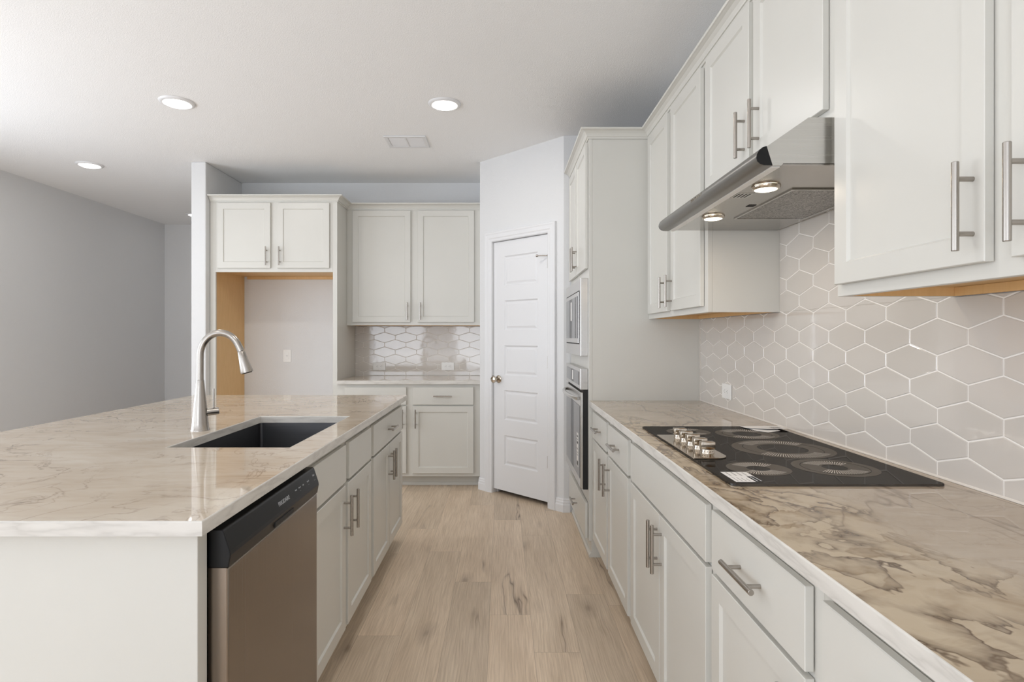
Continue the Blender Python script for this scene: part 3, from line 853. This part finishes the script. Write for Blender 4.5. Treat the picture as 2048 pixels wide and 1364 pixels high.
# ------------------------------------------------------------------ backsplash tiles
TWD, TA, TB = .200, .039, .0298            # pitch, upright side, slant rise
def clip(poly, a, b, c):                   # keep a*x+b*y <= c
    out = []
    for i, p in enumerate(poly):
        q = poly[(i+1) % len(poly)]; dp_, dq = a*p[0]+b*p[1]-c, a*q[0]+b*q[1]-c
        if dp_ <= 0: out.append(p)
        if (dp_ < 0 < dq) or (dq < 0 < dp_):
            t = dp_/(dp_-dq); out.append((p[0]+t*(q[0]-p[0]), p[1]+t*(q[1]-p[1])))
    return out
def inset(poly, d):
    n = len(poly); out = []
    ar = sum(poly[i][0]*poly[(i+1) % n][1]-poly[(i+1) % n][0]*poly[i][1] for i in range(n))
    if ar < 0: poly = poly[::-1]
    res = poly
    for i in range(n):
        p, q = poly[i], poly[(i+1) % n]; ex, ey = q[0]-p[0], q[1]-p[1]; L = math.hypot(ex, ey)
        if L < 1e-6: continue
        nx, ny = ey/L, -ex/L
        res = clip(res, nx, ny, nx*p[0]+ny*p[1]-d)
        if len(res) < 3: return []
    cl = [res[0]]
    for p in res[1:]:
        if math.dist(p, cl[-1]) > 2e-4: cl.append(p)
    if math.dist(cl[0], cl[-1]) < 2e-4: cl.pop()
    return cl if len(cl) > 2 else []
def tiles(name, label, rects, ph, place, groutbox, seed, tilt):
    """rects: (s0,s1,z0,z1) pieces covered; place(s,z,depth) -> xyz with depth out of the wall"""
    rnd = random.Random(seed)
    root = thing(name, label, 'backsplash')
    bm = bmesh.new(); at = bm.faces.layers.float.new('rnd')
    s_, z_ = ph; row = TA+TB
    for (r0, r1, q0, q1) in rects:
        for j in range(-30, 30):
            zc = z_+j*row
            if zc < q0-.06 or zc > q1+.06: continue
            for i in range(-40, 60):
                sc = s_+TWD*(i+.5)+(TWD/2 if j % 2 else 0)
                if sc < r0-.11 or sc > r1+.11: continue
                rs_ = random.Random(hash((i, j, seed)) & 0xffff)
                hx = [(sc-TWD/2, zc-TA/2), (sc, zc-TA/2-TB), (sc+TWD/2, zc-TA/2), (sc+TWD/2, zc+TA/2), (sc, zc+TA/2+TB), (sc-TWD/2, zc+TA/2)]
                hx = inset(hx, .0017)
                for cc in ((-1, 0, -r0), (1, 0, r1), (0, -1, -q0), (0, 1, q1)):
                    hx = clip(hx, *cc)
                    if len(hx) < 3: break
                if len(hx) < 3: continue
                a = inset(hx, .0001); b = inset(hx, .0018)
                if not a or not b or len(a) != len(b): 
                    if not a: continue
                    cx = sum(p[0] for p in a)/len(a); cy = sum(p[1] for p in a)/len(a)
                    b = [(cx+(p[0]-cx)*.96, cy+(p[1]-cy)*.96) for p in a]
                tx_, tz_ = rs_.uniform(-1, 1)*tilt, rs_.uniform(-1, 1)*tilt*1.3
                dz = lambda p: (p[0]-sc)*tx_+(p[1]-zc)*tz_
                r = rs_.random()
                lo = [bm.verts.new(place(p[0], p[1], .0055)) for p in a]; mid = [bm.verts.new(place(p[0], p[1], .0090+dz(p))) for p in a]
                top = [bm.verts.new(place(p[0], p[1], .0100+dz(p))) for p in b]
                n = len(a)
                for A, B in ((lo, mid), (mid, top)):
                    for k in range(n):
                        f = bm.faces.new((A[k], A[(k+1) % n], B[(k+1) % n], B[k])); f[at] = r
                f = bm.faces.new(top); f[at] = r
    o = finish('hexagon_tiles', bm, M['tile'], root)
    bm = bmesh.new()
    for g_ in groutbox: bx(bm, *g_)
    finish('grout', bm, M['grout'], root)
    return root
ZT = CT+.0005
GZ = .0085
bs = tiles('backsplash', 'beige elongated hexagon tile backsplash along the right wall behind the cooktop',
      [(.455, 3.3145, ZT+.004, H+.0995), (1.455, 2.3665, H+.0995, H+.552)], (1.4105, H-.0006),
      lambda s, z, d: (XR-.0012-d, s, z),
      [(XR-.0095, XR-.0005, .455, 3.3145, ZT, H+.0995), (XR-.0095, XR-.0005, 1.4550, 2.3665, H+.0995, H+.552)], 3, .0012)
bm = bmesh.new(); prism(bm, [(XR-.0105, ZT), (XR-.0155, ZT), (XR-.0105, ZT+.005)], 'Y', .455, 3.3145); bx(bm, XR-.0145, XR-.0100, 3.3105, 3.3155, ZT, H+.0990)
finish('caulk_line', bm, M['caulk'], bs)
bs2 = tiles('backsplash', 'glossy beige hexagon tile backsplash on the back wall under the wall cabinet',
      [(BX0, C1[0]-.001, ZT+.003, H+.0995)], (-.403-4*.2, H-.008),
      lambda s, z, d: (s, YB-.0012-d, z),
      [(BX0, C1[0]-.001, YB-.0095, YB-.0005, ZT, H+.0995)], 8, .0030)

# outlets
def outlet(label, loc, rz, horizontal, duplex=True):
    t = thing('wall_outlet', label, 'outlet', loc, rz)
    W_, H_ = (.118, .0745) if horizontal else (.0735, .116)
    bm = bmesh.new(); bx(bm, -W_/2, W_/2, -.005, 0, -H_/2, H_/2, .002, seg=2); finish('cover_plate', bm, M['plate'], t)
    bm = bmesh.new(); w, h = (.066, .034) if horizontal else (.034, .066)
    bx(bm, -w/2, w/2, -.0068, -.0052, -h/2, h/2, .0006); r_ = finish('receptacle', bm, M['plate'], t)
    bm = bmesh.new()
    for s in ((-.018, .018) if duplex else (0.0,)):
        def P(x, z): return (s+z*1.0, x) if horizontal else (x, s+z)
        for (x, z, a, b) in ((-.006, .003, .0016, .0075), (.006, .003, .0016, .0062)):
            u, v = P(x, z); a_, b_ = (b, a) if horizontal else (a, b)
            bx(bm, u-a_/2, u+a_/2, -.0072, -.0069, v-b_/2, v+b_/2)
        u, v = P(0, -.007); bx(bm, u-.002, u+.002, -.0072, -.0069, v-.002, v+.002)
        finish('slots', bm, M['slot'], r_); bm = bmesh.new()
    bm.free()
    return t
outlet('white horizontal outlet on the tiles left of the cooktop, near the oven cabinet', (XR-.0122, 2.912, H-.2755), -math.pi/2, True)
outlet('left white outlet on the back wall tiles', (-1.1515, YB-.0122, H-.279), 0, True)
outlet('right white outlet on the back wall tiles, nearest the pantry door', (-.508, YB-.0122, H-.279), 0, True)
outlet('white vertical outlet inside the empty fridge bay', (-2.023, YB-.0005, H-.182), 0, False, False)

# ------------------------------------------------------------------ range hood
hd_ = thing('range_hood', 'stainless steel under-cabinet range hood with two lit lamps', 'range hood')
hy0, hy1 = 1.4575, 2.3625
bm = bmesh.new(); xb = XW-.0005
prism(bm, [(xb, H+.552), (.7727, H+.552), (.6663, H+.4785), (.6810, H+.431), (.7050, H+.431), (.7080, H+.436), (xb, H+.436)], 'Y', hy0, hy1)
finish('hood_body', bm, M['steelhood'], hd_)
bm = bmesh.new(); bx(bm, .7085, xb-.012, hy0+.004, hy1-.004, H+.4325, H+.4355); finish('underside_panel', bm, M['steelunder'], hd_)
nose = [(.6655, H+.4790), (.6560, H+.4765), (.6470, H+.4690), (.6415, H+.4590), (.6400, H+.4500), (.6425, H+.4415), (.6500, H+.4345), (.6600, H+.4310), (.6805, H+.4305)]
bm = bmesh.new(); prism(bm, nose, 'Y', hy0+.0005, hy1-.0005); finish('front_bar', bm, M['nose'], hd_, smooth=True)
for a, b in ((hy0-.0025, hy0), (hy1, hy1+.0025)):
    bm = bmesh.new(); prism(bm, nose, 'Y', a, b); finish('end_cap', bm, M['blackplastic'], hd_)
bm = bmesh.new(); bx(bm, .683, .7045, hy0+.01, hy1-.002, H+.4293, H+.4308); finish('light_strip', bm, M['plate'], hd_)
def hm(y): return Matrix.Translation((.6415, y, H+.4560)) @ Matrix.Rotation(-math.pi/2, 4, 'Z') @ Matrix.Rotation(math.pi/2, 4, 'X')
textmesh('brand_lettering', 'BROAN', .0200, M['chrome'], hd_, hm(1.913) @ Matrix.Diagonal((1.55, 1, 1, 1)), .0012)
# filter
bm = bmesh.new(); f0, f1, g0, g1 = .8475, 1.100, 1.690, 2.117
bx(bm, f0+.006, f1-.006, g0+.006, g1-.006, H+.4305, H+.4325); o = finish('grease_filter', bm, M['filter'], hd_)
bm = bmesh.new(); zf = (H+.4285, H+.4322)
bx(bm, f0, f0+.006, g0, g1, *zf); bx(bm, f1-.006, f1, g0, g1, *zf); bx(bm, f0+.006, f1-.006, g0, g0+.006, *zf); bx(bm, f0+.006, f1-.006, g1-.006, g1, *zf)
finish('filter_frame', bm, M['steelhood'], o)
for y in (1.667, 2.083):
    bm = bmesh.new(); lathe(bm, [(.040, H+.4322), (.040, H+.4295), (.037, H+.4240), (.031, H+.4225), (.031, H+.4262)], (.760, y, 0), 32, cap=False)
    lp_ = finish('lamp_ring', bm, M['chrome'], hd_)
    bm = bmesh.new(); lathe(bm, [(.0305, H+.4262), (.0300, H+.4222), (.022, H+.4200), (.001, H+.4192)], (.760, y, 0), 32, cap=True); finish('lamp_lens', bm, M['hoodled'], lp_)
    l = bpy.data.lights.new('hood_lamp', 'AREA'); l.shape = 'DISK'; l.size = .05; l.energy = 0.75; l.color = (1, .80, .58)
    lo = bpy.data.objects.new('hood_lamp', l); COL.objects.link(lo); lo.location = (.760, y, H+.4182)
bm = bmesh.new()
bx(bm, .812, .836, 1.900, 1.928, H+.4312, H+.4324); finish('switch_slot', bm, M['dark'], hd_)
lb = box('rating_label', .712, .762, 1.745, 1.805, H+.4318, H+.4324, M['steelhood'], hd_)
bm = bmesh.new()
for i in range(4): bx(bm, .717+.011*i, .722+.011*i, 1.752, 1.798, H+.4315, H+.4318)
finish('label_print', bm, M['slot'], lb)

# ------------------------------------------------------------------ microwave and oven in the tall cabinet
MXF = .455; FXF = .4985
mw = thing('microwave', 'stainless steel built-in microwave above the wall oven', 'microwave')
bm = bmesh.new(); bx(bm, MXF, FXF, 3.345, 4.09, H-.113, H+.338, .002); finish('trim_housing', bm, M['steelH'], mw)
bm = bmesh.new(); bx(bm, MXF-.002, MXF-.0003, 3.404, 4.045, H-.045, H+.271); finish('door_gap', bm, M['dark'], mw)
bm = bmesh.new(); bx(bm, MXF-.006, MXF-.0021, 3.408, 4.041, H-.038, H+.264, .001); dr_ = finish('door', bm, M['steelH'], mw)
bm = bmesh.new(); bx(bm, MXF-.0075, MXF-.0062, 3.53, 4.02, H-.010, H+.240, .0005); finish('window', bm, M['glass'], dr_)
box('control_display', MXF-.0075, MXF-.0062, 3.42, 3.505, H-.01, H+.240, M['glass'], mw)
box('paper_tag', MXF-.0085, MXF-.0077, 3.70, 3.76, H+.10, H+.22, M['paper'], mw)
ov = thing('wall_oven', 'stainless steel single wall oven with a bowed handle in the tall cabinet', 'oven')
bm = bmesh.new(); bx(bm, MXF+.016, FXF, 3.349, 4.088, H-.885, H-.190); finish('housing', bm, M['dark'], ov)
bm = bmesh.new(); bx(bm, MXF, FXF-.001, 3.347, 4.09, H-.3077, H-.1855, .002)
cp = finish('control_panel', bm, M['steelH'], ov)
box('display_glass', MXF-.0016, MXF-.0003, 3.42, 4.04, H-.285, H-.207, M['glass'], cp)
box('paper_tag', MXF-.0026, MXF-.0018, 3.68, 3.73, H-.272, H-.212, M['paper'], cp)
bm = bmesh.new(); bx(bm, MXF, MXF+.0155, 3.350, 4.087, H-.880, H-.323, .003, seg=2); od = finish('door', bm, M['steelH'], ov)
box('window', MXF-.0016, MXF-.0003, 3.372, 4.062, H-.826, H-.405, M['glass'], od)
bm = bmesh.new(); pts = []
for k in range(25):
    t = k/24; y = 3.392+(4.045-3.392)*t
    pts.append((MXF-.006-.038*math.sin(math.pi*t)**.55, y, H-.362))
tube(bm, pts, .0115, n=20); finish('handle', bm, M['steelH'], od)
st = box('energy_label', MXF-.0026, MXF-.0018, 3.43, 3.50, H-.775, H-.575, M['paper'], od)
bm = bmesh.new()
for i, (z0_, z1_) in enumerate(((.590, .600), (.612, .616), (.625, .640), (.668, .672), (.690, .693), (.705, .708), (.742, .768))):
    bx(bm, MXF-.0029, MXF-.0027, 3.437 if i else 3.44, 3.493 if i % 2 else 3.485, H-z1_, H-z0_)
finish('label_print', bm, M['ink'], st)

# ------------------------------------------------------------------ cooktop
ck = thing('cooktop', 'black glass electric cooktop with five metal knobs in the stone counter', 'cooktop', (0, 0, CT))
gx0, gx1, gy0, gy1 = .562, 1.087, 1.414, 2.325
bm = bmesh.new()
def rrect(x0, x1, y0, y1, r, n=6):
    pts = []
    for cx, cy, a0 in ((x1-r, y1-r, 0), (x0+r, y1-r, 90), (x0+r, y0+r, 180), (x1-r, y0+r, 270)):
        for k in range(n+1): a = R(a0+90*k/n); pts.append((cx+r*math.cos(a), cy+r*math.sin(a)))
    return pts
o_ = rrect(gx0, gx1, gy0, gy1, .012)
prism(bm, o_, 'Z', .0003, .006)
es = [e for e in bm.edges if abs(e.verts[0].co.z-.006) < 1e-6 and abs(e.verts[1].co.z-.006) < 1e-6]
bmesh.ops.bevel(bm, geom=es, offset=.0012, segments=2, affect='EDGES')
finish('glass_top', bm, M['ceram'], ck)
def burner(cx, cy, r_out, r_in, rings=(), t0=.45, t1=.95, nt=60):
    bm = bmesh.new(); z = .0063; n = 72
    def ann(a, b, mi, zz):
        va = [bm.verts.new((cx+a*math.cos(2*math.pi*i/n), cy+a*math.sin(2*math.pi*i/n), zz)) for i in range(n)]
        vb = [bm.verts.new((cx+b*math.cos(2*math.pi*i/n), cy+b*math.sin(2*math.pi*i/n), zz)) for i in range(n)]
        for i in range(n): bm.faces.new((va[i], va[(i+1) % n], vb[(i+1) % n], vb[i])).material_index = mi
    ann(r_in, r_out, 0, z)
    for q in rings: ann(q-.0012, q+.0012, 2, z+.0002)
    for k in range(nt):
        a = 2*math.pi*k/nt
        if abs(math.sin(a)) < .62: continue
        c_, s_ = math.cos(a), math.sin(a); w = .0011
        p = [(t0*r_out, -w*.6), (t1*r_out, -w), (t1*r_out, w), (t0*r_out, w*.6)]
        bm.faces.new([bm.verts.new((cx+x*c_-y*s_, cy+x*s_+y*c_, z+.0003)) for x, y in p]).material_index = 1
    for f in bm.faces:
        f.normal_update()
    me = bpy.data.meshes.new('burner_ring'); 
    for f in bm.faces:
        if f.normal.z < 0: f.normal_flip()
    bm.to_mesh(me); bm.free()
    return link('burner_ring', me, [M['ring'], M['tick'], M['ceram']], ck)
burner(.700, 1.580, .083, .030, (), .36, .86, 64)
burner(.915, 1.592, .108, .032, (.085,), .36, .74, 72)
burner(.900, 1.858, .152, .075, (.118,), .60, .90, 110)
burner(.905, 2.140, .110, .050, (.085,), .50, .90, 80)
burner(.705, 2.190, .080, .030, (), .5, .9, 60)
# knob plate and knobs
bm = bmesh.new()
pl_ = [(gx0+.001, 1.700), (.630, 1.700)]+[(.630+.042*math.sin(R(a)), 1.742-.042*math.cos(R(a))) for a in range(10, 91, 10)]+[(.672+(-.0), 2.06)]+[(.630+.042*math.cos(R(a)), 2.06+.042*math.sin(R(a))) for a in range(10, 91, 10)]+[(gx0+.001, 2.102)]
prism(bm, pl_, 'Z', .0062, .0100)
kp = finish('knob_plate', bm, M['chrome'], ck); bvm = kp.modifiers.new('b', 'BEVEL'); bvm.width = .0012; bvm.segments = 2
kb = None
for i in range(5):
    y = 1.775+.0655*i
    if kb is None:
        bm = bmesh.new(); lathe(bm, [(.0205, .0102), (.0205, .0120), (.0195, .0135), (.0195, .0215), (.0190, .0225)], (0, 0, 0), 28)
        bx(bm, -.0215, .0215, -.0105, .0125, .0226, .0445, .0020, seg=2)
        me = bpy.data.meshes.new('knob'); bmesh.ops.recalc_face_normals(bm, faces=bm.faces); bm.to_mesh(me); bm.free(); me.materials.append(M['chrome']); me.set_sharp_from_angle(angle=R(40))
        bm = bmesh.new()
        for k in range(5):
            a = R(200+26*k); 
            p = Vector((.0197*math.cos(a), .0197*math.sin(a), .0)); t_ = Vector((-math.sin(a), math.cos(a), 0))*.0007
            vs = [bm.verts.new(q) for q in (p-t_+Vector((0, 0, .015)), p+t_+Vector((0, 0, .015)), p+t_+Vector((0, 0, .0185)), p-t_+Vector((0, 0, .0185)))]
            bm.faces.new(vs)
        mm = bpy.data.meshes.new('knob_scale'); bm.to_mesh(mm); bm.free(); mm.materials.append(M['ink']); kb = me
    k_ = bpy.data.objects.new('knob', kb); COL.objects.link(k_); k_.parent = ck; k_.location = (.630-.001*i, y, 0)
    s_ = bpy.data.objects.new('knob_scale', mm); COL.objects.link(s_); s_.parent = k_
# label stuck on the near left corner
bm = bmesh.new(); zz = .0066
bx(bm, .580, .629, 1.432, 1.538, .0063, zz); bx(bm, .629, .6485, 1.490, 1.538, .0063, zz)
stk = finish('sticker', bm, M['paper'], ck)
bm = bmesh.new(); rnd = random.Random(4)
for r_ in range(4):
    x = .590+.014*r_; 
    yv = 1.497
    while yv < 1.530:
        w_ = rnd.uniform(.002, .005); bx(bm, x, x+.0045, yv, yv+w_*.6, zz, zz+.0001); yv += w_+.0015
for r_ in range(4):
    bx(bm, .588+.010*r_, .5892+.010*r_, 1.440, 1.484-.006*r_, zz, zz+.0001)
finish('sticker_print', bm, M['slot'], stk)
bm = bmesh.new(); bx(bm, .635, .638, 1.440, 1.484, zz-.0002, zz); bx(bm, .645, .648, 1.440, 1.488, zz-.0002, zz); finish('corner_print', bm, M['print'], ck)

# folded booklet lying over the far corner of the glass
bk = thing('booklet', 'folded white instruction sheet lying on the far corner of the cooktop', 'paper', (0, 0, CT+.0066))
bm = bmesh.new()
def sheet(pts, th=.0006):
    a = [bm.verts.new(p) for p in pts]; b = [bm.verts.new((p[0], p[1], p[2]+th)) for p in pts]; n = len(pts)
    bm.faces.new(a[::-1]); bm.faces.new(b)
    for i in range(n): bm.faces.new((a[i], a[(i+1) % n], b[(i+1) % n], b[i]))
sheet([(.955, 2.316, .0002), (1.080, 2.316, .0002), (1.060, 2.205, .0002), (1.000, 2.172, .0002), (.972, 2.205, .0002)])
finish('lower_white_piece', bm, M['paper'], bk)  # white piece under the cover, reaching nearer than it
bm = bmesh.new()
def cz_(y): return .0012+.0048*max(0.0, (2.300-y)/.085)**1.3          # the near edge lifts off the glass
def xr_(y): return 1.112
ys_ = [2.318-.0085*k for k in range(13)]
rows_ = []
for y in ys_:
    xl = .952 if y > 2.262 else .952+(2.262-y)*1.35
    rows_.append([(xl+(xr_(y)-xl)*t, y, cz_(y)*(1.0 if t < .8 else 1.0-(t-.8)*3.2)) for t in (0, .2, .4, .6, .8, .9, 1)])
va = [[bm.verts.new(p) for p in r] for r in rows_]; vb = [[bm.verts.new((p[0], p[1], p[2]+.0005)) for p in r] for r in rows_]
for i in range(len(rows_)-1):
    for j in range(6):
        bm.faces.new((va[i][j], va[i][j+1], va[i+1][j+1], va[i+1][j])); bm.faces.new((vb[i][j], vb[i+1][j], vb[i+1][j+1], vb[i][j+1]))
for i in range(len(rows_)-1):
    for j in (0, 6): bm.faces.new((va[i][j], va[i+1][j], vb[i+1][j], vb[i][j]))
for j in range(6):
    for i in (0, len(rows_)-1): bm.faces.new((va[i][j], va[i][j+1], vb[i][j+1], vb[i][j]))
cv = finish('cover_sheet', bm, M['paper'], bk)
bm = bmesh.new()
for y0_, y1_ in ((2.240, 2.247), (2.258, 2.264), (2.276, 2.280)):
    for x0_, x1_ in ((1.050, 1.064), (1.068, 1.086)):
        def zz_(x, y):
            t = (x-.952)/.16; return cz_(y)*(1.0 if t < .8 else 1.0-(t-.8)*3.2)+.0012
        bm.faces.new([bm.verts.new((x, y, zz_(x, y))) for x, y in ((x0_, y0_), (x1_, y0_), (x1_, y1_), (x0_, y1_))])
finish('cover_print', bm, M['ink'], cv)

# ------------------------------------------------------------------ ceiling lights and vent
GL = 'recessed ceiling lights'
labels = ['round recessed ceiling light above the island, left of the vent', 'round recessed ceiling light above the aisle, nearest the range cabinets',
          'round recessed ceiling light at the left, near the grey side wall', 'round recessed ceiling light mostly hidden behind the fridge side wall',
          'added, unseen ceiling light over the aisle beside the range hood, above the view', 'added, unseen ceiling light over the near half of the island, above the view']
spots = [(-2.005, 3.575), (-.356, 3.60), (-3.468, 4.87), (-3.634, 6.87), (-.356, 1.45), (-2.005, 1.45)]  # last pair added out of view to raise the light level
bmr = bmesh.new(); lathe(bmr, [(.074, -.0005), (.076, -.010), (.084, -.014), (.098, -.008), (.103, -.0005)], n=48, cap=False)
ringme = bpy.data.meshes.new('trim_ring'); bmesh.ops.recalc_face_normals(bmr, faces=bmr.faces); bmr.to_mesh(ringme); bmr.free(); ringme.materials.append(M['trimw'])
bml = bmesh.new(); lathe(bml, [(.074, -.004), (.073, -.012), (.060, -.019), (.035, -.023), (.001, -.024)], n=48)
lensme = bpy.data.meshes.new('lens'); bmesh.ops.recalc_face_normals(bml, faces=bml.faces); bml.to_mesh(lensme); bml.free(); lensme.materials.append(M['led'])
for lb_, (x, y), pw_ in zip(labels, spots, (6.5, 6.5, 2.2, .3, 4.5, 4.0)):
    t = thing('ceiling_light', lb_, 'ceiling light', (x, y, CEIL-.0005), 0, GL)
    a = bpy.data.objects.new('trim_ring', ringme); COL.objects.link(a); a.parent = t
    b = bpy.data.objects.new('lens', lensme); COL.objects.link(b); b.parent = t
    l = bpy.data.lights.new('downlight', 'AREA'); l.shape = 'DISK'; l.size = .13; l.energy = pw_; l.color = (1, .97, .93)
    lo = bpy.data.objects.new('downlight', l); COL.objects.link(lo); lo.location = (x, y, CEIL-.028)
vt = thing('ceiling_vent', 'white rectangular ceiling air vent in front of the fridge cabinets', 'vent', (-.7025, 4.295, CEIL-.0005))
bm = bmesh.new(); w, h = .1525, .125
for a in ((-w, w, -h, -h+.028), (-w, w, h-.028, h), (-w, -w+.028, -h+.028, h-.028), (w-.028, w, -h+.028, h-.028), (-.007, .007, -h+.028, h-.028)):
    bx(bm, *a, -.008, 0, .002)
finish('vent_frame', bm, M['trimw'], vt)
bm = bmesh.new()
for i in range(11):
    y = -h+.036+i*.0182
    prism(bm, [(y, -.001), (y+.011, -.007), (y+.012, -.006), (y+.001, 0)], 'X', -w+.029, w-.029)
finish('louvers', bm, M['trimw'], vt)
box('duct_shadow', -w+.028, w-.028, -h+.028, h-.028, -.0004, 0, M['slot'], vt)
